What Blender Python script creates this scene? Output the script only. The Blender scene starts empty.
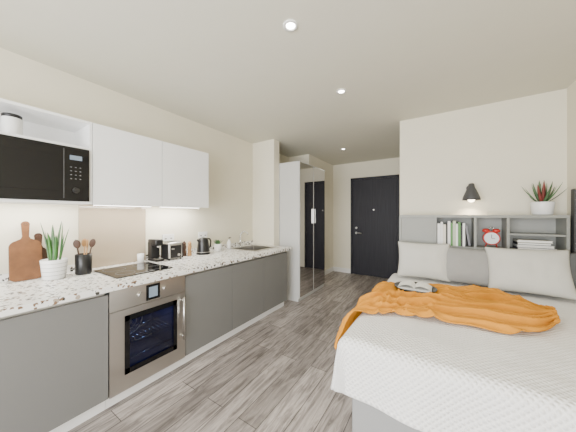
import bpy, bmesh, math, random
from mathutils import Vector, Matrix, noise
random.seed(4)
SC=bpy.context.scene

# ---------------------------------------------------------------- materials
def mat(name,col,rough=.5,metal=0,em=None,ems=0,bump=0,bscale=200,var=0,spec=None,coat=0,vscale=6):
    m=bpy.data.materials.new(name); m.use_nodes=True
    nt=m.node_tree; b=nt.nodes['Principled BSDF']
    b.inputs['Base Color'].default_value=(*col,1)
    b.inputs['Roughness'].default_value=rough
    b.inputs['Metallic'].default_value=metal
    if spec is not None: b.inputs['Specular IOR Level'].default_value=spec
    if coat: b.inputs['Coat Weight'].default_value=coat
    if em: 
        b.inputs['Emission Color'].default_value=(*em,1); b.inputs['Emission Strength'].default_value=ems
    tc=nt.nodes.new('ShaderNodeTexCoord')
    n=nt.nodes.new('ShaderNodeTexNoise'); n.inputs['Scale'].default_value=vscale
    nt.links.new(tc.outputs['Object'],n.inputs['Vector'])
    mx=nt.nodes.new('ShaderNodeMix'); mx.data_type='RGBA'
    v=var if var else .02
    mx.inputs[6].default_value=(*[c*(1-v) for c in col],1); mx.inputs[7].default_value=(*[min(1,c*(1+v)) for c in col],1)
    nt.links.new(n.outputs['Fac'],mx.inputs[0]); nt.links.new(mx.outputs[2],b.inputs['Base Color'])
    if bump:
        n2=nt.nodes.new('ShaderNodeTexNoise'); n2.inputs['Scale'].default_value=bscale
        nt.links.new(tc.outputs['Object'],n2.inputs['Vector'])
        bp=nt.nodes.new('ShaderNodeBump'); bp.inputs['Strength'].default_value=bump; bp.inputs['Distance'].default_value=.002
        nt.links.new(n2.outputs['Fac'],bp.inputs['Height']); nt.links.new(bp.outputs[0],b.inputs['Normal'])
    return m

M={}
M['wall']=mat('wall_paint',(.80,.755,.62),.85,bump=.05)
M['wall2']=mat('kitchen_wall_paint',(.77,.725,.59),.8,bump=.05)
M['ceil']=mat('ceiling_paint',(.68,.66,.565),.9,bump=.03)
M['trim']=mat('white_trim',(.82,.81,.78),.45)
M['cabw']=mat('white_cabinet',(.90,.90,.89),.35)
M['cabg']=mat('grey_cabinet',(.175,.174,.168),.38)
M['carc']=mat('carcass_grey',(.30,.30,.29),.5)
M['alu']=mat('aluminium',(.62,.62,.62),.35,1)
M['steel']=mat('brushed_steel',(.60,.58,.55),.28,1,bump=.1,bscale=90)
M['chrome']=mat('chrome',(.75,.75,.75),.1,1)
M['black']=mat('black_plastic',(.010,.010,.011),.3)
M['bglass']=mat('black_glass',(.004,.004,.005),.05,spec=.4)
M['grey']=mat('mid_grey',(.2,.2,.2),.5)
M['white']=mat('white_ceramic',(.85,.85,.84),.25)
M['wpaper']=mat('paper',(.85,.84,.80),.8)
M['walnut']=mat('walnut_wood',(.16,.068,.026),.45,var=.5,vscale=14)
M['dwood']=mat('dark_wood',(.06,.025,.012),.5,var=.4,vscale=14)
M['lwood']=mat('light_wood',(.45,.25,.10),.5,var=.25,vscale=20)
M['green']=mat('leaf_green',(.05,.17,.035),.45,var=.5,vscale=25)
M['green2']=mat('leaf_grey_green',(.09,.17,.08),.5,var=.5,vscale=25)
M['redleaf']=mat('leaf_tip_red',(.25,.06,.05),.5,var=.4)
M['soil']=mat('soil',(.05,.035,.025),.95,bump=.6,bscale=60)
M['shelf']=mat('headboard_grey',(.27,.275,.25),.45)
M['shelfin']=mat('headboard_inner',(.36,.365,.34),.5)
M['bedbase']=mat('bed_base_fabric',(.30,.30,.295),.8,bump=.3,bscale=300)
M['matt']=mat('mattress_fabric',(.8,.8,.78),.85)
M['pl']=mat('pillow_light_linen',(.56,.55,.50),.9,bump=.4,bscale=420)
M['pm']=mat('pillow_grey_linen',(.30,.295,.28),.9,bump=.4,bscale=420)
M['pd']=mat('pillow_dark_grey',(.12,.125,.125),.9,bump=.5,bscale=420)
M['throw']=mat('throw_mustard_orange',(.64,.275,.030),1.0,bump=.8,bscale=260,var=.12,vscale=9,spec=.15)
M['lampg']=mat('lamp_grey',(.06,.06,.062),.5)
M['bulb']=mat('bulb_glow',(1,.9,.75),.4,em=(1,.85,.62),ems=12)
M['dl']=mat('downlight_glow',(1,1,1),.4,em=(1,.96,.88),ems=25)
M['led']=mat('led_strip',(1,1,1),.4,em=(1,.97,.9),ems=14)
M['red']=mat('clock_red',(.55,.03,.02),.3)
M['clockf']=mat('clock_face',(.75,.8,.8),.4)
M['splash']=mat('splashback_glass',(.47,.39,.29),.10,spec=.6)
M['mirror']=mat('mirror_glass',(.62,.61,.60),.03,1)
M['wardp']=mat('wardrobe_panel',(.60,.60,.58),.4)
M['blue']=mat('oven_blue_enamel',(.005,.025,.17),.3)
M['disp']=mat('oven_display',(.1,.12,.14),.2,em=(.35,.45,.55),ems=.6)
M['spark']=mat('window_frame',(.8,.8,.8),.4)

def doormat():
    m=mat('door_dark_veneer',(.018,.018,.024),.55); nt=m.node_tree; b=nt.nodes['Principled BSDF']; b.inputs['Specular IOR Level'].default_value=.35
    tc=nt.nodes.new('ShaderNodeTexCoord'); mp=nt.nodes.new('ShaderNodeMapping'); mp.inputs['Scale'].default_value=(40,40,1.5)
    n=nt.nodes.new('ShaderNodeTexNoise'); n.inputs['Scale'].default_value=1.5
    r=nt.nodes.new('ShaderNodeValToRGB'); r.color_ramp.elements[0].color=(.009,.009,.014,1); r.color_ramp.elements[1].color=(.032,.031,.040,1)
    L=nt.links.new; L(tc.outputs['Object'],mp.inputs[0]); L(mp.outputs[0],n.inputs[0]); L(n.outputs['Fac'],r.inputs[0]); L(r.outputs[0],b.inputs['Base Color'])
    return m
M['door']=doormat()

def terrazzo():
    m=mat('terrazzo_worktop',(.8,.79,.77),.3); nt=m.node_tree; b=nt.nodes['Principled BSDF']; L=nt.links.new
    tc=nt.nodes.new('ShaderNodeTexCoord')
    base=nt.nodes.new('ShaderNodeRGB'); base.outputs[0].default_value=(.88,.87,.84,1); prev=base.outputs[0]
    for sc,th,col,lim in ((24,.36,(.42,.35,.28,1),.20),(30,.38,(.03,.028,.025,1),.20),(42,.38,(.20,.12,.07,1),.20),(60,.42,(.03,.03,.033,1),.20)):
        n=nt.nodes.new('ShaderNodeTexNoise'); n.inputs['Scale'].default_value=sc*1.2
        ad=nt.nodes.new('ShaderNodeMixRGB'); ad.blend_type='LINEAR_LIGHT'; ad.inputs[0].default_value=.012
        L(tc.outputs['Object'],ad.inputs[1]); L(n.outputs['Color'],ad.inputs[2]); L(tc.outputs['Object'],n.inputs[0])
        v=nt.nodes.new('ShaderNodeTexVoronoi'); v.inputs['Scale'].default_value=sc
        L(ad.outputs[0],v.inputs['Vector'])
        a=nt.nodes.new('ShaderNodeMath'); a.operation='LESS_THAN'; a.inputs[1].default_value=th; L(v.outputs['Distance'],a.inputs[0])
        s=nt.nodes.new('ShaderNodeSeparateColor'); L(v.outputs['Color'],s.inputs[0])
        c=nt.nodes.new('ShaderNodeMath'); c.operation='LESS_THAN'; c.inputs[1].default_value=lim; L(s.outputs[0],c.inputs[0])
        mu=nt.nodes.new('ShaderNodeMath'); mu.operation='MULTIPLY'; L(a.outputs[0],mu.inputs[0]); L(c.outputs[0],mu.inputs[1])
        mx=nt.nodes.new('ShaderNodeMixRGB'); L(mu.outputs[0],mx.inputs[0]); L(prev,mx.inputs[1]); mx.inputs[2].default_value=col
        prev=mx.outputs[0]
    L(prev,b.inputs['Base Color']); return m
M['terr']=terrazzo()

def floormat():
    m=mat('floor_oak_grey_planks',(.3,.27,.25),.42); nt=m.node_tree; b=nt.nodes['Principled BSDF']; L=nt.links.new
    tc=nt.nodes.new('ShaderNodeTexCoord'); mp=nt.nodes.new('ShaderNodeMapping'); mp.inputs['Rotation'].default_value=(0,0,math.pi/2)
    L(tc.outputs['Object'],mp.inputs[0])
    br=nt.nodes.new('ShaderNodeTexBrick'); br.inputs['Scale'].default_value=1
    br.inputs['Brick Width'].default_value=1.25; br.inputs['Row Height'].default_value=.165; br.inputs['Mortar Size'].default_value=.0028
    br.inputs['Color1'].default_value=(.42,.38,.355,1); br.inputs['Color2'].default_value=(.24,.215,.20,1); br.inputs['Mortar'].default_value=(.08,.07,.065,1)
    br.offset=.37; L(mp.outputs[0],br.inputs[0])
    m2=nt.nodes.new('ShaderNodeMapping'); m2.inputs['Scale'].default_value=(14,1.5,1); L(tc.outputs['Object'],m2.inputs[0])
    n=nt.nodes.new('ShaderNodeTexNoise'); n.inputs['Scale'].default_value=1.6; n.inputs['Detail'].default_value=8; n.inputs['Roughness'].default_value=.65; n.inputs['Distortion'].default_value=1.5; L(m2.outputs[0],n.inputs[0])
    r=nt.nodes.new('ShaderNodeValToRGB'); r.color_ramp.elements[0].position=.36; r.color_ramp.elements[0].color=(.34,.32,.31,1); r.color_ramp.elements[1].position=.62; r.color_ramp.elements[1].color=(1.3,1.28,1.26,1)
    L(n.outputs['Fac'],r.inputs[0])
    mu=nt.nodes.new('ShaderNodeMixRGB'); mu.blend_type='MULTIPLY'; mu.inputs[0].default_value=.85; L(br.outputs[0],mu.inputs[1]); L(r.outputs[0],mu.inputs[2])
    L(mu.outputs[0],b.inputs['Base Color'])
    bp=nt.nodes.new('ShaderNodeBump'); bp.inputs['Strength'].default_value=.15; bp.inputs['Distance'].default_value=.002; L(n.outputs['Fac'],bp.inputs['Height']); L(bp.outputs[0],b.inputs['Normal'])
    return m
M['floor']=floormat()

def duvetmat():
    m=mat('white_waffle_coverlet',(.84,.83,.81),.9); nt=m.node_tree; b=nt.nodes['Principled BSDF']; L=nt.links.new
    uv=nt.nodes.new('ShaderNodeUVMap')
    hs=[]
    for rot in (math.radians(45),math.radians(-45)):
        mp=nt.nodes.new('ShaderNodeMapping'); mp.inputs['Rotation'].default_value=(0,0,rot); L(uv.outputs[0],mp.inputs[0])
        w=nt.nodes.new('ShaderNodeTexWave'); w.inputs['Scale'].default_value=15; w.inputs['Distortion'].default_value=.4; L(mp.outputs[0],w.inputs[0]); hs.append(w.outputs['Fac'])
    a=nt.nodes.new('ShaderNodeMath'); a.operation='MULTIPLY'; L(hs[0],a.inputs[0]); L(hs[1],a.inputs[1])
    bp=nt.nodes.new('ShaderNodeBump'); bp.inputs['Strength'].default_value=.8; bp.inputs['Distance'].default_value=.007; L(a.outputs[0],bp.inputs['Height']); L(bp.outputs[0],b.inputs['Normal'])
    return m
M['duvet']=duvetmat()

def glassmat():
    m=bpy.data.materials.new('oven_door_glass'); m.use_nodes=True; nt=m.node_tree
    for n in list(nt.nodes): nt.nodes.remove(n)
    o=nt.nodes.new('ShaderNodeOutputMaterial'); t=nt.nodes.new('ShaderNodeBsdfTransparent'); t.inputs[0].default_value=(.5,.55,.65,1)
    g=nt.nodes.new('ShaderNodeBsdfGlossy'); g.inputs['Roughness'].default_value=.03
    f=nt.nodes.new('ShaderNodeFresnel'); mx=nt.nodes.new('ShaderNodeMixShader')
    nt.links.new(f.outputs[0],mx.inputs[0]); nt.links.new(t.outputs[0],mx.inputs[1]); nt.links.new(g.outputs[0],mx.inputs[2]); nt.links.new(mx.outputs[0],o.inputs[0])
    return m
M['glass']=glassmat()

# ---------------------------------------------------------------- builder
class B:
    def __init__(s,name): s.name=name; s.bm=bmesh.new(); s.mats=[]; s.bm.loops.layers.uv.new('UVMap')
    def mi(s,k):
        if k not in s.mats: s.mats.append(k)
        return s.mats.index(k)
    def add(s,t,k,smooth=False,Mx=None):
        if Mx is not None: t.transform(Mx)
        bmesh.ops.recalc_face_normals(t,faces=t.faces)
        i=s.mi(k)
        for f in t.faces: f.material_index=i; f.smooth=smooth
        me=bpy.data.meshes.new('t'); t.to_mesh(me); t.free(); s.bm.from_mesh(me); bpy.data.meshes.remove(me); return s
    def box(s,x0,x1,y0,y1,z0,z1,k,bev=0,seg=2,Mx=None):
        t=bmesh.new(); bmesh.ops.create_cube(t,size=1)
        t.transform(Matrix.Translation(((x0+x1)/2,(y0+y1)/2,(z0+z1)/2))@Matrix.Diagonal((x1-x0,y1-y0,z1-z0,1)))
        if bev: bmesh.ops.bevel(t,geom=t.edges[:],offset=bev,segments=seg,profile=.5,affect='EDGES')
        return s.add(t,k,bev>0.008,Mx)
    def cyl(s,p0,p1,r0,r1,k,seg=24,bev=0):
        p0=Vector(p0);p1=Vector(p1);d=p1-p0
        t=bmesh.new(); bmesh.ops.create_cone(t,cap_ends=True,segments=seg,radius1=r0,radius2=r1,depth=d.length)
        q=d.to_track_quat('Z','Y').to_matrix().to_4x4()
        t.transform(Matrix.Translation((p0+p1)/2)@q)
        i=s.mi(k); bmesh.ops.recalc_face_normals(t,faces=t.faces)
        for f in t.faces: f.material_index=i; f.smooth=len(f.verts)==4
        me=bpy.data.meshes.new('t'); t.to_mesh(me); t.free(); s.bm.from_mesh(me); bpy.data.meshes.remove(me); return s
    def lathe(s,prof,c,k,seg=32,Mx=None,smooth=True):
        t=bmesh.new(); rings=[]
        for r,z in prof:
            if r<1e-5: rings.append([t.verts.new((0,0,z))])
            else: rings.append([t.verts.new((r*math.cos(2*math.pi*i/seg),r*math.sin(2*math.pi*i/seg),z)) for i in range(seg)])
        for a,b in zip(rings,rings[1:]):
            for i in range(seg):
                j=(i+1)%seg
                if len(a)==1 and len(b)==1: continue
                if len(a)==1: t.faces.new((a[0],b[i],b[j]))
                elif len(b)==1: t.faces.new((a[i],b[0],a[j]))
                else: t.faces.new((a[i],a[j],b[j],b[i]))
        X=Matrix.Translation(c)
        if Mx is not None: X=X@Mx
        return s.add(t,k,smooth,X)
    def tube(s,pts,r,k,seg=10):
        for a,b in zip(pts,pts[1:]): s.cyl(a,b,r,r,k,seg)
        for p in pts[1:-1]: s.sph(p,(r,r,r),k,8)
        return s
    def sph(s,c,sc,k,seg=20):
        t=bmesh.new(); bmesh.ops.create_uvsphere(t,u_segments=seg,v_segments=max(6,seg//2),radius=1)
        return s.add(t,k,True,Matrix.Translation(c)@Matrix.Diagonal((*sc,1)))
    def torus(s,c,R,r,k,axis='Z',seg=32):
        t=bmesh.new(); n=8; V=[]
        for i in range(seg):
            a=2*math.pi*i/seg; V.append([t.verts.new(((R+r*math.cos(2*math.pi*j/n))*math.cos(a),(R+r*math.cos(2*math.pi*j/n))*math.sin(a),r*math.sin(2*math.pi*j/n))) for j in range(n)])
        for i in range(seg):
            for j in range(n): t.faces.new((V[i][j],V[(i+1)%seg][j],V[(i+1)%seg][(j+1)%n],V[i][(j+1)%n]))
        R4={'Z':Matrix(),'X':Matrix.Rotation(math.pi/2,4,'Y'),'Y':Matrix.Rotation(math.pi/2,4,'X')}[axis]
        return s.add(t,k,True,Matrix.Translation(c)@R4)
    def grid(s,fn,nu,nv,k,uvf=None):
        V=[[s.bm.verts.new(fn(i/nu,j/nv)) for j in range(nv+1)] for i in range(nu+1)]
        uvl=s.bm.loops.layers.uv[0]; mi=s.mi(k)
        for i in range(nu):
            for j in range(nv):
                f=s.bm.faces.new((V[i][j],V[i+1][j],V[i+1][j+1],V[i][j+1])); f.smooth=True; f.material_index=mi
                if uvf:
                    for l,(a,b) in zip(f.loops,((i,j),(i+1,j),(i+1,j+1),(i,j+1))): l[uvl].uv=uvf(a/nu,b/nv)
        return s
    def leaf(s,base,az,tilt,L,w,curl,k,n=9,thick=.25):
        d=Vector((math.cos(az),math.sin(az),0)); side=Vector((-math.sin(az),math.cos(az),0)); p=Vector(base); a=tilt
        t=bmesh.new(); rows=[]
        for i in range(n+1):
            q=i/n; ww=w*(math.sin(math.pi*min(1,.22+q*.78))**.7)*(1 if q<.98 else .1)
            dirn=d*math.sin(a)+Vector((0,0,1))*math.cos(a); nor=d*math.cos(a)-Vector((0,0,1))*math.sin(a)
            rows.append([t.verts.new(p-side*ww/2),t.verts.new(p+nor*ww*thick),t.verts.new(p+side*ww/2),t.verts.new(p+nor*ww*thick*.5)])
            p=p+dirn*(L/n); a+=curl/n
        for A,C in zip(rows,rows[1:]):
            for j in range(4): t.faces.new((A[j],A[(j+1)%4],C[(j+1)%4],C[j]))
        return s.add(t,k,True)
    def done(s,mods=None):
        bb=[v.co for v in s.bm.verts]
        c=Vector(((min(v.x for v in bb)+max(v.x for v in bb))/2,(min(v.y for v in bb)+max(v.y for v in bb))/2,min(v.z for v in bb)))
        s.bm.transform(Matrix.Translation(-c))
        me=bpy.data.meshes.new(s.name); s.bm.to_mesh(me); s.bm.free()
        for k in s.mats: me.materials.append(M[k])
        o=bpy.data.objects.new(s.name,me); o.location=c; SC.collection.objects.link(o)
        return o

# ---------------------------------------------------------------- room shell
CE=2.70; XW=-2.80; XR=1.07; YH=3.50; YF=5.68; YB=-1.7; XH=-2.30
def wall(n,*a,k='wall'): return B(n).box(*a,k).done()
B('floor').box(XW-.1,XR+.1,YB-.1,YF+.1,-.1,0,'floor').done()
wall('ceiling',XW-.1,XR+.1,YB-.1,YF+.1,CE,CE+.1,k='ceil')
wall('wall_left',XW-.1,XW,YB,4.36,0,CE,k='wall2')
wall('wall_column',XW,-2.33,3.17,3.325,0,CE)
wall('wall_hall_left',XW-.1,XH,4.36,YF,0,CE)
wall('wall_far',XW-.1,-.458,YF,YF+.1,0,CE)
wall('wall_headboard',-.458,XR+.1,YH,YF+.1,0,CE)
wall('wall_right',XR,XR+.1,YB,YH,0,CE)
b=B('wall_back'); wx0,wx1,wz0,wz1=-2.3,.7,.25,2.45
b.box(XW-.1,wx0,YB-.1,YB,0,CE,'wall').box(wx1,XR+.1,YB-.1,YB,0,CE,'wall').box(wx0,wx1,YB-.1,YB,0,wz0,'wall').box(wx0,wx1,YB-.1,YB,wz1,CE,'wall').done()
b=B('window_1')
for x in (wx0,(wx0*2+wx1)/3,(wx0+2*wx1)/3,wx1-.05): b.box(x,x+.05,YB-.08,YB-.03,wz0,wz1,'spark')
b.box(wx0,wx1,YB-.08,YB-.03,wz0,wz0+.05,'spark').box(wx0,wx1,YB-.08,YB-.03,wz1-.05,wz1,'spark').done()
B('baseboard_far').box(XH,-1.84,YF-.015,YF,0,.11,'trim',.003).done()
B('baseboard_hall_left').box(XH,XH+.015,4.36,YF-.016,0,.11,'trim',.003).done()
B('baseboard_right').box(XR-.015,XR,YB,1.25,0,.11,'trim',.003).done()
B('baseboard_hall_right').box(-.473,-.459,YH+.0,YF-.02,0,.11,'trim',.003).done()
b=B('door_1')
dx0,dx1=-1.78,-.80
b.box(dx0,dx1,YF-.035,YF-.003,.008,2.27,'door',.002)
b.box(dx0-.05,dx0-.004,YF-.045,YF-.001,0,2.32,'door',.002).box(dx1+.004,dx1+.05,YF-.045,YF-.001,0,2.32,'door',.002).box(dx0-.05,dx1+.05,YF-.045,YF-.001,2.275,2.32,'door',.002)
b.cyl((dx0+.09,YF-.036,1.0),(dx0+.09,YF-.05,1.0),.028,.028,'steel').cyl((dx0+.09,YF-.05,1.0),(dx0+.09,YF-.085,1.0),.01,.01,'steel',12).cyl((dx0+.09,YF-.085,1.0),(dx0+.22,YF-.085,1.0),.01,.01,'steel',12)
b.cyl((dx0+.09,YF-.036,1.12),(dx0+.09,YF-.055,1.12),.025,.022,'steel').cyl(((dx0+dx1)/2,YF-.036,1.55),((dx0+dx1)/2,YF-.042,1.55),.014,.014,'steel',16)
b.done()

# ---------------------------------------------------------------- wardrobe
b=B('mirrored_wardrobe'); wy0,wy1,wX=3.335,4.34,-1.955
b.box(XW+.01,wX,wy0,wy0+.02,0,2.32,'wardp').box(XW+.01,wX,wy1-.02,wy1,0,2.32,'wardp').box(XW+.01,wX,wy0+.02,wy1-.02,2.29,2.32,'wardp').box(XW+.01,wX,wy0+.02,wy1-.02,0,.10,'wardp').box(XW+.01,XW+.03,wy0+.02,wy1-.02,.1,2.29,'wardp')
ym=(wy0+wy1)/2
for a,c in ((wy0,ym-.002),(ym+.002,wy1)):
    b.box(wX+.001,wX+.022,a,c,.06,2.32,'wardp',.002).box(wX+.022,wX+.026,a+.012,c-.012,.075,2.305,'mirror')
for y in (ym-.035,ym+.035):
    b.box(wX+.026,wX+.05,y-.006,y+.006,1.28,1.54,'alu',.003)
b.done()

# ---------------------------------------------------------------- kitchen base
FX=-1.98
def base_unit(name,y0,y1,front=True):
    b=B(name)
    b.box(XW+.002,-2.03,y0,y0+.018,.10,.879,'carc').box(XW+.002,-2.03,y1-.018,y1,.10,.879,'carc').box(XW+.002,-2.03,y0+.018,y1-.018,.10,.118,'carc').box(XW+.002,XW+.02,y0+.018,y1-.018,.118,.879,'carc')
    b.box(-2.028,-2.006,y0+.0015,y1-.0015,.105,.853,'cabg',.0015)
    b.box(-2.05,-2.03,y0,y1,.850,.879,'alu')
    b.box(-2.10,-2.065,y0,y1,0,.0995,'cabw')
    return b.done()
YS=[-1.08,-.48,.12,.72]
for a,c in zip(YS,YS[1:]): base_unit('base_cabinet',a+.0005,c-.0005)
for a,c in ((1.32,1.92),(1.92,2.50),(2.50,3.08)): base_unit('base_cabinet',a+.0005,c-.0005)
sx0,sx1,sy0,sy1=-2.62,-2.18,2.52,2.98
b=B('terrazzo_worktop')
b.box(XW+.002,FX,-1.08,sy0,.880,.92,'terr').box(XW+.002,FX,sy1,3.165,.880,.92,'terr').box(XW+.002,sx0,sy0,sy1,.880,.92,'terr').box(sx1,FX,sy0,sy1,.880,.92,'terr')
b.box(XW+.002,XW+.014,-1.08,.765,.92,.98,'terr').box(XW+.002,XW+.014,1.36,3.165,.92,.98,'terr')
b.done()
b=B('kitchen_sink')
b.box(sx0-.02,sx1+.02,sy0-.02,sy0+.006,.921,.927,'steel').box(sx0-.02,sx1+.02,sy1-.006,sy1+.02,.921,.927,'steel').box(sx0-.02,sx0+.006,sy0,sy1,.921,.927,'steel').box(sx1-.006,sx1+.02,sy0,sy1,.921,.927,'steel')
b.box(sx0+.003,sx0+.006,sy0+.003,sy1-.003,.74,.925,'steel').box(sx1-.006,sx1-.003,sy0+.003,sy1-.003,.74,.925,'steel').box(sx0+.003,sx1-.003,sy0+.003,sy0+.006,.74,.925,'steel').box(sx0+.003,sx1-.003,sy1-.006,sy1-.003,.74,.925,'steel').box(sx0+.003,sx1-.003,sy0+.003,sy1-.003,.737,.742,'steel')
b.cyl((-2.4,2.73,.742),(-2.4,2.73,.746),.045,.045,'chrome').done()
b=B('kitchen_tap'); tx,ty=-2.70,2.76
b.cyl((tx,ty,.92),(tx,ty,.935),.027,.025,'chrome').cyl((tx,ty,.935),(tx,ty,1.08),.013,.012,'chrome')
pts=[(tx+.09-.09*math.cos(a),ty,1.08+.09*math.sin(a)) for a in [math.pi*i/12 for i in range(11)]]
b.tube(pts,.011,'chrome').cyl((tx,ty,.965),(tx,ty-.07,.985),.008,.006,'chrome',12).done()

# oven
b=B('built_in_oven'); y0,y1=.722,1.318; X0,X1=-2.03,-1.995
b.box(XW+.05,X0,y0,y0+.02,.105,.878,'carc').box(XW+.05,X0,y1-.02,y1,.105,.878,'carc').box(XW+.05,XW+.06,y0+.02,y1-.02,.105,.878,'carc')
b.box(-2.10,-2.065,y0,y1,0,.0995,'cabw')
b.box(X0,X1,y0,y1,.72,.874,'steel',.002)
wy_0,wy_1,wz_0,wz_1=y0+.10,y1-.085,.225,.665
b.box(X0,X1,y0,wy_0,.105,.717,'steel').box(X0,X1,wy_1,y1,.105,.717,'steel').box(X0,X1,wy_0,wy_1,.105,wz_0,'steel').box(X0,X1,wy_0,wy_1,wz_1,.717,'steel')
b.box(X1,X1+.004,wy_0-.004,wy_0+.03,wz_0,wz_1,'bglass').box(X1,X1+.004,wy_1-.03,wy_1+.004,wz_0,wz_1,'bglass').box(X1,X1+.004,wy_0,wy_1,wz_0-.002,wz_0+.04,'bglass').box(X1,X1+.004,wy_0,wy_1,wz_1-.04,wz_1+.002,'bglass')
b.box(X1-.01,X1-.006,wy_0,wy_1,wz_0,wz_1,'glass')
cx=-2.45
b.box(cx,cx+.01,wy_0-.02,wy_1+.02,wz_0-.02,wz_1+.02,'blue').box(cx,X0,wy_0-.02,wy_0-.01,wz_0-.02,wz_1+.02,'blue').box(cx,X0,wy_1+.01,wy_1+.02,wz_0-.02,wz_1+.02,'blue').box(cx,X0,wy_0-.02,wy_1+.02,wz_0-.02,wz_0-.01,'blue').box(cx,X0,wy_0-.02,wy_1+.02,wz_1+.01,wz_1+.02,'blue')
ymid=(wy_0+wy_1)/2
b.torus((cx+.02,ymid,.44),.12,.006,'alu','X').torus((cx+.02,ymid,.44),.07,.005,'alu','X').cyl((cx+.01,ymid,.44),(cx+.03,ymid,.44),.03,.03,'alu')
for z in (.30,.42,.54):
    b.cyl((X0-.03,wy_0,z),(X0-.03,wy_1,z),.003,.003,'chrome',8)
    for i in range(12):
        y=wy_0+.01+(wy_1-wy_0-.02)*i/11; 
        if z==.42: b.cyl((cx+.03,y,z),(X0-.03,y,z),.0018,.0018,'chrome',6)
b.box(X1,X1+.004,ymid-.055,ymid+.055,.735,.86,'bglass').box(X1+.004,X1+.005,ymid-.035,ymid+.035,.755,.84,'disp')
for y in (ymid-.10,ymid+.10): b.cyl((X1,y,.80),(X1+.018,y,.80),.020,.018,'steel')
hy=y1-.035
b.cyl((X1+.04,hy,.30),(X1+.04,hy,.68),.010,.010,'steel',16)
for z in (.33,.65): b.cyl((X1,hy,z),(X1+.04,hy,z),.008,.008,'steel',12)
b.done()
l=bpy.data.lights.new('oven_lamp','POINT'); l.energy=1.3; l.color=(.4,.6,1); l.shadow_soft_size=.03
o=bpy.data.objects.new('oven_lamp',l); o.location=(-2.2,1.02,.62); SC.collection.objects.link(o)

b=B('induction_hob'); b.box(-2.64,-2.16,.83,1.30,.9205,.928,'bglass',.002)
for x,y,r in ((-2.52,.95,.085),(-2.52,1.18,.07),(-2.30,.95,.07),(-2.30,1.18,.085)): b.torus((x,y,.9282),r,.0012,'grey')
b.box(-2.195,-2.175,.98,1.14,.928,.9284,'grey').done()
B('splashback_panel').box(XW+.001,XW+.008,.77,1.355,.921,1.53,'splash').done()

# ---------------------------------------------------------------- wall units
UX=-2.43; UZ0,UZ1=1.53,2.20
def wall_unit(y0,y1):
    b=B('wall_cabinet')
    b.box(XW+.002,UX-.022,y0,y1,UZ0+.0,UZ1,'cabw').box(UX-.02,UX,y0+.0015,y1-.0015,UZ0-.01,UZ1,'cabw',.0015)
    b.box(-2.58,-2.55,y0+.04,y1-.04,UZ0-.012,UZ0-.0,'alu').box(-2.577,-2.553,y0+.05,y1-.05,UZ0-.015,UZ0-.012,'led')
    return b.done()
wall_unit(.76,1.3435); wall_unit(1.3465,1.93)
b=B('open_shelf_unit'); ya,yb=-.46,.757
b.box(XW+.002,UX,ya,yb,UZ1-.02,UZ1,'cabw').box(XW+.002,UX,ya,yb,UZ0-.01,UZ0+.008,'cabw').box(XW+.002,UX,yb-.018,yb,UZ0+.008,UZ1-.02,'cabw').box(XW+.002,UX,ya,ya+.018,UZ0+.008,UZ1-.02,'cabw')
b.box(XW+.002,XW+.01,ya+.018,yb-.018,UZ0+.008,UZ1-.02,'cabw').box(XW+.01,UX,ya+.018,yb-.018,1.965,1.983,'cabw').box(XW+.01,UX,.115,.133,UZ0+.008,1.965,'cabw')
b.done()
b=B('microwave_oven'); m0,m1=.137,.737; mz0,mz1=UZ0+.009,1.962
b.box(XW+.03,UX+.0,m0,m1,mz0,mz1,'black',.003).box(UX,UX+.015,m0,m1-.002,mz0,mz1,'bglass',.004)
b.box(UX+.015,UX+.018,m0+.06,m1-.19,mz0+.075,mz1-.075,'bglass',.001)
b.box(UX+.015,UX+.0165,m1-.16,m1-.158,mz0+.02,mz1-.02,'grey')
b.box(UX+.015,UX+.017,m1-.125,m1-.05,mz1-.10,mz1-.065,'disp')
for i in range(4):
    for j in range(3): b.box(UX+.015,UX+.0165,m1-.122+j*.028,m1-.112+j*.028,mz1-.16-i*.03,mz1-.155-i*.03,'grey')
b.cyl((UX+.015,m1-.088,mz0+.085),(UX+.035,m1-.088,mz0+.085),.022,.02,'black')
b.done()
b=B('storage_canister'); c=(-2.54,.335,1.983)
b.lathe([(0,0),(.048,0),(.052,.01),(.052,.125),(.048,.13),(0,.13)],c,'white').lathe([(0,.131),(.05,.131),(.05,.15),(.045,.154),(0,.154)],c,'black').done()
def area(name,loc,rot,sx,sy,e,col):
    l=bpy.data.lights.new(name,'AREA'); l.shape='RECTANGLE'; l.size=sx; l.size_y=sy; l.energy=e; l.color=col
    o=bpy.data.objects.new(name,l); o.location=loc; o.rotation_euler=rot; SC.collection.objects.link(o); return o
area('undercabinet_lamp',(-2.62,1.07,UZ0-.02),(0,math.radians(12),0),.04,.5,2.6,(1,.95,.86))
area('undercabinet_lamp',(-2.62,1.64,UZ0-.02),(0,math.radians(12),0),.04,.5,6.5,(1,.95,.86))
area('undercabinet_lamp',(-2.62,.44,UZ0-.02),(0,math.radians(12),0),.04,.5,4.5,(1,.95,.86))

for y in (1.62,2.12):
    b=B('wall_socket'); b.box(XW+.0005,XW+.012,y-.073,y+.073,1.11,1.196,'white',.003)
    for k in (-.035,.035): b.box(XW+.012,XW+.0135,y+k-.012,y+k+.012,1.135,1.15,'grey').box(XW+.012,XW+.016,y+k-.008,y+k+.008,1.17,1.185,'trim')
    b.done()

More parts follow.
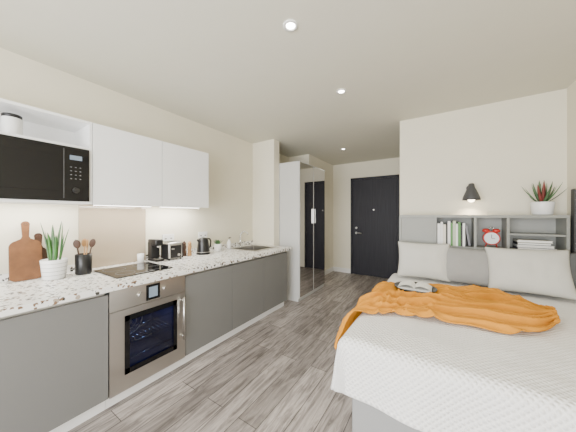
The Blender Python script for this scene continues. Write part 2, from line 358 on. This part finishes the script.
# ---------------------------------------------------------------- worktop items
def board(name,loc,w,h,hl,th,k,lean):
    pts=[]
    r=.035
    def arc(cy,cz,r,a0,a1,n=8):
        for i in range(n+1):
            a=math.radians(a0+(a1-a0)*i/n); pts.append((cy+r*math.cos(a),cz+r*math.sin(a)))
    bh=h-hl
    arc(w/2-r,r,r,-90,0); arc(w/2-.05,bh-.05,.05,0,70)
    hw=.018
    pts.append((hw+.008,bh+.012)); pts.append((hw,bh+.03))
    arc(0,h-.024,.024,-20,200,12)
    pts.append((-hw,bh+.03)); pts.append((-hw-.008,bh+.012))
    arc(-w/2+.05,bh-.05,.05,110,180); arc(-w/2+r,r,r,180,270)
    t=bmesh.new(); vs=[t.verts.new((0,y,z)) for y,z in pts]; f=t.faces.new(vs)
    e=bmesh.ops.extrude_face_region(t,geom=[f]); bmesh.ops.translate(t,vec=(th,0,0),verts=[v for v in e['geom'] if isinstance(v,bmesh.types.BMVert)])
    b=B(name); b.add(t,k,False,Matrix.Translation(loc)@Matrix.Rotation(-lean,4,'Y'))
    b.torus((loc[0]+th+.0-math.sin(lean)*(h-.024),loc[1],loc[2]+(h-.024)*math.cos(lean)),.009,.002,'dwood','X',16)
    return b.done()
board('cutting_board',(-2.712,.43,.922),.175,.46,.15,.018,'walnut',.09)
board('serving_paddle_board',(-2.752,.505,.922),.15,.36,.13,.015,'dwood',.06)

def pot_profile(r0,r1,h,wt=.008): return [(0,0),(r0*.95,0),(r0,.006),(r1,h-.004),(r1-.003,h),(r1-wt,h-.002),(r1-wt-.003,h-.025),(0,h-.025)]
b=B('potted_aloe'); c=Vector((-2.60,.565,.921))
b.lathe(pot_profile(.068,.082,.155),c,'white')
for z in (.035,.065,.095,.125): b.torus(c+Vector((0,0,z)),.0685+.0145*z/.155,.0012,'grey',seg=40)
b.lathe([(0,.132),(.066,.132)],c,'soil')
random.seed(2)
for i in range(15):
    a=random.uniform(0,6.28); r=random.uniform(.005,.035)
    b.leaf(c+Vector((r*math.cos(a),r*math.sin(a),.13)),a,random.uniform(.03,.16),random.uniform(.14,.34),.028,random.uniform(-.1,.2),'green' if i%2 else 'green2')
b.done()

b=B('utensil_holder'); c=Vector((-2.60,.750,.921))
b.lathe([(0,0),(.052,0),(.058,.008),(.058,.17),(.055,.172),(.052,.168),(.052,.01),(0,.01)],c,'black')
for i,(a,t,k) in enumerate(((.3,.14,'lwood'),(1.5,.2,'dwood'),(2.7,.12,'lwood'),(3.8,.2,'black'),(5.0,.16,'dwood'))):
    d=Vector((math.cos(a)*math.sin(t),math.sin(a)*math.sin(t),math.cos(t))); p0=c+Vector((math.cos(a)*.012,math.sin(a)*.012,.02)); p1=p0+d*.22
    b.cyl(p0,p1,.005,.005,k,10)
    t2=bmesh.new(); bmesh.ops.create_uvsphere(t2,u_segments=14,v_segments=8,radius=1)
    b.add(t2,k,True,Matrix.Translation(p0+d*.245)@d.to_track_quat('Z','Y').to_matrix().to_4x4()@Matrix.Rotation(.8,4,'Z')@Matrix.Diagonal((.026,.006,.038,1)))
b.done()

b=B('coffee_machine'); x,y,z=-2.66,1.40,.921
b.box(x-.09,x+.09,y-.045,y+.045,z,z+.025,'black',.008).box(x-.09,x+.0,y-.045,y+.045,z+.025,z+.21,'black',.008).box(x-.09,x+.08,y-.043,y+.043,z+.17,z+.24,'black',.012)
b.cyl((x+.05,y,z+.17),(x+.05,y,z+.15),.016,.012,'steel').box(x+.01,x+.085,y-.035,y+.035,z+.025,z+.03,'steel').cyl((x-.02,y,z+.24),(x-.02,y,z+.245),.025,.025,'steel').done()
b=B('toaster'); x,y,z=-2.60,1.555,.921
b.box(x-.075,x+.075,y-.09,y+.09,z+.012,z+.20,'steel',.028,4).box(x-.07,x+.07,y-.098,y-.08,z+.01,z+.185,'black',.008).box(x-.07,x+.07,y+.08,y+.098,z+.01,z+.185,'black',.008)
for k in (-.03,.03): b.box(x+k-.012,x+k+.012,y-.07,y+.07,z+.195,z+.202,'black')
b.box(x+.073,x+.078,y-.065,y+.065,z+.025,z+.165,'black',.002).box(x+.075,x+.095,y-.055,y-.03,z+.12,z+.135,'steel').cyl((x+.078,y+.03,z+.055),(x+.092,y+.03,z+.055),.016,.014,'steel')
for k in (-.055,.055):
    for q in (-.07,.07): b.cyl((x+k,y+q,z),(x+k,y+q,z+.015),.01,.01,'black',12)
b.done()
for n,x,y,k in (('pepper_mill',-2.68,1.76,'dwood'),('salt_mill',-2.63,1.80,'lwood')):
    b=B(n); b.lathe([(0,0),(.026,0),(.027,.01),(.022,.05),(.018,.075),(.023,.10),(.024,.12),(.02,.126),(.016,.13),(.022,.145),(.020,.165),(.008,.175),(.006,.182),(0,.185)],(x,y,.921),k,24).done()
b=B('electric_kettle'); c=Vector((-2.60,1.98,.921))
b.lathe([(0,0),(.085,0),(.088,.012),(.08,.02),(0,.02)],c,'black').lathe([(0,.022),(.078,.022),(.08,.04),(.072,.12),(.062,.19),(.058,.2),(.03,.212),(0,.215)],c,'black')
b.sph(c+Vector((0,0,.222)),(.013,.013,.011),'steel').tube([c+Vector(p) for p in ((0,.058,.195),(0,.10,.19),(0,.118,.16),(0,.112,.09),(0,.078,.05))],.010,'black')
b.add((lambda t:(bmesh.ops.create_cone(t,cap_ends=True,segments=12,radius1=.022,radius2=.012,depth=.05),t)[1])(bmesh.new()),'black',False,Matrix.Translation(c+Vector((0,-.07,.175)))@Matrix.Rotation(math.radians(50),4,'X'))
b.torus(c+Vector((0,0,.03)),.08,.003,'steel').done()
b=B('small_potted_plant'); c=Vector((-2.66,2.27,.921))
b.lathe(pot_profile(.045,.055,.10),c,'white').lathe([(0,.08),(.043,.08)],c,'soil')
random.seed(9)
for i in range(22):
    a=random.uniform(0,6.28); b.leaf(c+Vector((.012*math.cos(a),.012*math.sin(a),.08)),a,random.uniform(.1,.9),random.uniform(.06,.11),.022,.5,'green2' if i%2 else 'green',n=6)
b.done()
b=B('soap_dispenser'); c=(-2.70,2.52,.921)
b.lathe([(0,0),(.028,0),(.03,.01),(.03,.10),(.012,.12),(.01,.14),(0,.14)],c,'white').tube([(c[0],c[1],c[2]+.14),(c[0],c[1],c[2]+.165),(c[0]+.04,c[1],c[2]+.165)],.005,'black').done()
b=B('water_cup'); c=(-2.72,1.27,.921)
b.lathe([(0,0),(.03,0),(.034,.09),(.031,.09),(.028,.006),(0,.006)],c,'white').done()

# ---------------------------------------------------------------- headboard shelving
hx0,hx1,hy0,hy1=-.43,1.01,3.24,YH-.002; HZ=1.43
b=B('headboard_shelf_unit'); zo=1.08
b.box(hx0,hx1,hy0,hy1,HZ-.03,HZ,'shelf',.001).box(hx0,hx1,hy0,hy1,0,zo-.02,'shelf').box(hx0,hx1,hy0,hy1,zo-.02,zo,'shelf').box(hx0,hx1,hy1-.012,hy1,zo,HZ-.03,'shelfin')
for x in (hx0,-.055,.31,.575,hx1-.022): b.box(x,x+.022,hy0,hy1-.012,zo,HZ-.03,'shelf')
b.box(.597,hx1-.022,hy0+.01,hy1-.012,1.225,1.243,'shelf')
b.box(hx0+.022,-.055,hy0+.015,hy0+.03,zo,HZ-.03,'shelf')
b.done()
B('headboard_end_panel').box(1.03,XR-.003,hy0-.02,hy0+.05,.001,1.67,'lampg').done()
b=B('books'); x=-.025
for n,c in zip(('bw1','bw2','bw3','bw4','bw5','bw6'),((.85,.85,.83),(.10,.26,.08),(.03,.03,.03),(.50,.56,.42),(.75,.72,.62),(.2,.2,.22))): M[n]=mat('book_cover_'+n,c,.6)
for w,h,k in ((.03,.25,'bw1'),(.022,.27,'bw1'),(.028,.24,'bw5'),(.015,.26,'bw3'),(.026,.28,'bw1'),(.020,.26,'bw2'),(.028,.285,'bw4'),(.018,.25,'bw1'),(.024,.27,'bw2'),(.016,.23,'bw3'),(.022,.26,'bw1')):
    b.box(x,x+w,hy0+.015,hy0+.20,zo+.001,zo+h,k,.001).box(x+.003,x+w-.003,hy0+.02,hy0+.201,zo+.004,zo+h+.0004,'wpaper'); x+=w+.001
Mr=Matrix.Translation((x+.032,0,zo+.003))@Matrix.Rotation(math.radians(-8),4,'Y')
b.box(0,.018,hy0+.03,hy0+.2,.005,.235,'bw6',.001,Mx=Mr)
b.done()
b=B('stacked_books'); z=zo+.001
for i,(w,k) in enumerate(((.28,'bw6'),(.26,'bw1'),(.24,'bw3'),(.25,'bw5'))):
    b.box(.66,.66+w,hy0+.03,hy0+.2,z,z+.004,k).box(.663,.657+w,hy0+.034,hy0+.196,z+.004,z+.02,'wpaper').box(.66,.66+w,hy0+.03,hy0+.2,z+.02,z+.024,k).box(.66,.664,hy0+.03,hy0+.2,z,z+.024,k); z+=.0245
b.done()
b=B('alarm_clock'); c=Vector((.465,hy0+.09,zo+.10)); R=Matrix.Rotation(math.pi/2,4,'X')@Matrix.Scale(1.1,4)
b.lathe([(0,-.025),(.06,-.025),(.066,-.018),(.066,.022),(.062,.026),(.056,.024)],c,'red',Mx=R).lathe([(.057,.022),(0,.022)],c,'clockf',Mx=R)
for s in (-1,1):
    b.sph(c+Vector((s*.043,0,.08)),(.033,.024,.022),'red').cyl(c+Vector((s*.03,0,.05)),c+Vector((s*.04,0,.07)),.004,.004,'chrome',8).cyl(c+Vector((s*.035,0,-.05)),c+Vector((s*.05,0,-.098)),.006,.005,'red',10)
b.tube([c+Vector((-.02,0,.09)),c+Vector((-.012,0,.12)),c+Vector((.012,0,.12)),c+Vector((.02,0,.09))],.0035,'chrome')
b.box(c.x-.002,c.x+.002,c.y-.030,c.y-.026,c.z,c.z+.04,'black').box(c.x,c.x+.028,c.y-.030,c.y-.026,c.z-.002,c.z+.002,'black').done()
b=B('potted_agave'); c=Vector((.86,3.36,HZ+.001))
b.lathe([(0,0),(.068,0),(.076,.008),(.088,.12),(.086,.13),(.078,.128),(.076,.11),(0,.11)],c,'white').lathe([(0,.111),(.075,.111)],c,'soil')
random.seed(5)
for i in range(28):
    a=i*2.4; q=i/27; L=.20+.05*random.random()
    L*= (1 if math.sin(a)<.4 else .55)
    b.leaf(c+Vector((.012*math.cos(a),.012*math.sin(a),.108)),a,.1+.8*(1-q)+random.uniform(-.08,.08),L,.026,-.3,('green2','green','green2','redleaf')[i%4],thick=.2)
b.done()

b=B('wall_lamp'); lx=.30
b.cyl((lx,YH-.001,1.745),(lx,YH-.02,1.745),.04,.038,'lampg').cyl((lx,YH-.02,1.745),(lx,YH-.10,1.765),.008,.008,'lampg',12)
b.lathe([(.018,.19),(.026,.185),(.034,.14),(.045,.12),(.08,.03),(.085,0),(.081,.002),(.072,.03),(.035,.118),(0,.12)],(lx,YH-.115,1.60),'lampg').lathe([(0,.19),(.018,.19)],(lx,YH-.115,1.60),'lampg')
b.sph((lx,YH-.115,1.61),(.034,.034,.036),'bulb').done()
l=bpy.data.lights.new('wall_lamp_light','SPOT'); l.energy=10; l.color=(1,.82,.6); l.spot_size=math.radians(125); l.spot_blend=.7; l.shadow_soft_size=.03
o=bpy.data.objects.new('wall_lamp_light',l); o.location=(lx,YH-.115,1.57); o.rotation_euler=(math.radians(8),0,0); SC.collection.objects.link(o)

# ---------------------------------------------------------------- bed
bx0,bx1,by0,by1=-.515,1.0,1.33,3.225; TZ=.70; r=.055
b=B('bed'); b.box(bx0+.07,bx1+.02,by0+.06,by1-.0,.001,.42,'bedbase',.012).box(bx0+.03,bx1+.01,by0+.04,by1,.421,.66,'matt',.05,4).done()
def drape(s,t,off=0):
    dx=max(0,(bx0+r)-s); dy=max(0,(by0+r)-t); d=max(dx,dy)
    bump=.010*noise.noise(Vector((s*2.5,t*2.5,0)))+.004*noise.noise(Vector((s*8,t*8,3)))
    if d<=0: return Vector((s,t,TZ+bump+off))
    ux,uy=dx/d,dy/d
    k=1/ (ux**4+uy**4)**.25; ux*=k; uy*=k
    if d<r*math.pi/2: a=d/r; h=(r+off)*math.sin(a); z=TZ-r+(r+off)*math.cos(a)
    else: h=r+off; z=TZ-r-(d-r*math.pi/2)
    drop=max(0,TZ-z)
    per=(t if dx>dy else -s); 
    h+=drop*(.06+.08*(.5+.5*math.sin(per*8+1.3*math.sin(per*4))))+ .04*drop*noise.noise(Vector((s*5,t*5,1)))
    return Vector((s if dx<=0 else bx0+r-ux*h, t if dy<=0 else by0+r-uy*h, z+bump*max(0,1-drop*5)))
HANG=.335; S0=bx0+r-HANG; T0=by0+r-HANG
b=B('bed_coverlet'); S1=bx1+.03; T1=by1-.01
b.grid(lambda u,v:drape(S0+(S1-S0)*u,T0+(T1-T0)*v),160,180,'duvet',lambda u,v:(S0+(S1-S0)*u,T0+(T1-T0)*v))
o=b.done(); md=o.modifiers.new('s','SOLIDIFY'); md.thickness=.012; md.offset=-1
fe=[(-.65,1.48),(-.56,1.57),(-.45,1.74),(-.32,1.82),(-.18,1.86),(.05,1.88),(.286,1.90),(.44,1.97),(.56,2.08),(.64,2.2)]
be=[(-.67,2.24),(-.58,2.42),(-.47,2.56),(-.32,2.68),(-.14,2.75),(.05,2.79),(.28,2.80),(.46,2.76),(.60,2.60),(.68,2.42)]
def samp(P,u):
    x=u*(len(P)-1); i=min(int(x),len(P)-2); f=x-i
    g=lambda k:Vector(P[max(0,min(len(P)-1,k))])
    p0,p1,p2,p3=g(i-1),g(i),g(i+1),g(i+2)
    return .5*((2*p1)+(-p0+p2)*f+(2*p0-5*p1+4*p2-p3)*f*f+(-p0+3*p1-3*p2+p3)*f**3)
def thr(u,v):
    e0=samp(fe,u); e1=samp(be,u)
    w=v+.05*noise.noise(Vector((u*3,v*3,5)))*math.sin(math.pi*v)
    p=e0.lerp(e1,w)
    edge=.03*noise.noise(Vector((u*9,v*2,2)))
    s=p.x; t=p.y+edge
    q=u*2.2+.6*noise.noise(Vector((u*2.5,v*2,9)))
    vv=v+.10*noise.noise(Vector((u*2.6,v*1.5,13)))
    n1=1-abs(noise.noise(Vector((q*1.5,vv*7,1)))*2); n2=1-abs(noise.noise(Vector((q*2.8+4,vv*15,4)))*2)
    off=.055*max(0,n1)**3*(.35+.65*math.sin(math.pi*v)**.5)+.026*max(0,n2)**2.2
    off+=.014*math.exp(-((v-.04)/.04)**2)+.022*math.exp(-((v-.95)/.06)**2)+.012*math.exp(-((u-.98)/.04)**2)
    rr=math.hypot(s+.20,t-2.53); fl=min(1,max(.06,(rr-.15)/.12))
    return drape(s,t,.010+off*fl)
b=B('throw_blanket'); b.grid(thr,240,170,'throw')
o=b.done(); md=o.modifiers.new('s','SOLIDIFY'); md.thickness=.008; md.offset=-1
def pillow(w,h,th,k,loc,lean,yaw=0,roll=0,seed=0):
    b=B('pillow')
    def f(sgn):
        def g(u,v):
            a=u*2-1; c=v*2-1
            A=math.copysign(abs(a)**.85,a); C=math.copysign(abs(c)**.85,c)
            x=w/2*A*(1-.07*(1-C*C)*abs(A)**3); z=h/2*C*(1-.07*(1-A*A)*abs(C)**3)
            t=th/2*max(0,(1-abs(A)**2.6))**.55*max(0,(1-abs(C)**2.6))**.55
            t*=1+.14*noise.noise(Vector((A*1.6,C*1.6,seed)))+.08*noise.noise(Vector((A*5,C*3,seed+7)))
            return Vector((x,sgn*t,z+h/2))
        return g
    b.grid(f(-1),40,32,k); b.grid(f(1),40,32,k)
    bmesh.ops.remove_doubles(b.bm,verts=b.bm.verts[:],dist=.0005)
    bmesh.ops.recalc_face_normals(b.bm,faces=b.bm.faces[:])
    b.bm.transform(Matrix.Translation(loc)@Matrix.Rotation(yaw,4,'Z')@Matrix.Rotation(-lean,4,'X')@Matrix.Rotation(roll,4,'Y'))
    return b.done()
pillow(.52,.41,.15,'pl',(-.16,2.98,.725),.30,.05,.0,1)
pillow(.50,.38,.15,'pm',(.25,3.00,.72),.30,0,.02,4)
pillow(.58,.43,.17,'pl',(.67,2.90,.725),.42,-.02,-.02,2)
pillow(.30,.38,.14,'pd',(.88,3.08,.72),.12,.0,.0,6)
b=B('serving_tray'); c=Vector((-.20,2.53,.730))
b.lathe([(0,0),(.165,0),(.178,.012),(.181,.020),(.176,.020),(.164,.006),(0,.006)],c,'black',40).done()
b=B('open_book'); c=c+Vector((.0,0,.0065))
for s in (-1,1):
    b.grid(lambda u,v,s=s:c+Vector((s*u*.135,(v-.5)*.18,.015+.035*math.sin(math.pi*min(1,u*1.0))**.6*(1-u*.5))),10,3,'wpaper')
    b.box(c.x+min(0,s*.137),c.x+max(0,s*.137),c.y-.092,c.y+.092,c.z,c.z+.014,'wpaper')
b.done()

# ---------------------------------------------------------------- lights
for i,(x,y) in enumerate(((-.84,1.33),(-.85,2.32),(-1.56,4.37))):
    b=B('recessed_downlight'); c=Vector((x,y,CE))
    b.lathe([(.05,-.001),(.05,-.007),(.034,-.009),(.03,-.002)],c,'trim').lathe([(0,-.003),(.031,-.003)],c,'dl').done()
    l=bpy.data.lights.new('downlight_spot','SPOT'); l.energy=(36,36,36)[i]; l.color=(1,.95,.86); l.spot_size=math.radians(130); l.spot_blend=.8; l.shadow_soft_size=.04
    o=bpy.data.objects.new('downlight_spot',l); o.location=(x,y,CE-.02); SC.collection.objects.link(o)
area('window_daylight',(-.8,YB-.15,1.4),(math.radians(90),0,0),2.9,2.1,265,(.98,.985,1))

w=bpy.data.worlds.new('World'); SC.world=w; w.use_nodes=True
w.node_tree.nodes['Background'].inputs[0].default_value=(.85,.92,1,1); w.node_tree.nodes['Background'].inputs[1].default_value=1.2

cam=bpy.data.cameras.new('Camera'); cam.sensor_width=36; cam.clip_start=.05
o=bpy.data.objects.new('Camera',cam); o.location=(0,0,1.43); o.rotation_euler=(math.pi/2,0,math.atan(152/235)); SC.collection.objects.link(o)
cam.lens=235/576*36; cam.shift_y=-1/576
SC.camera=o
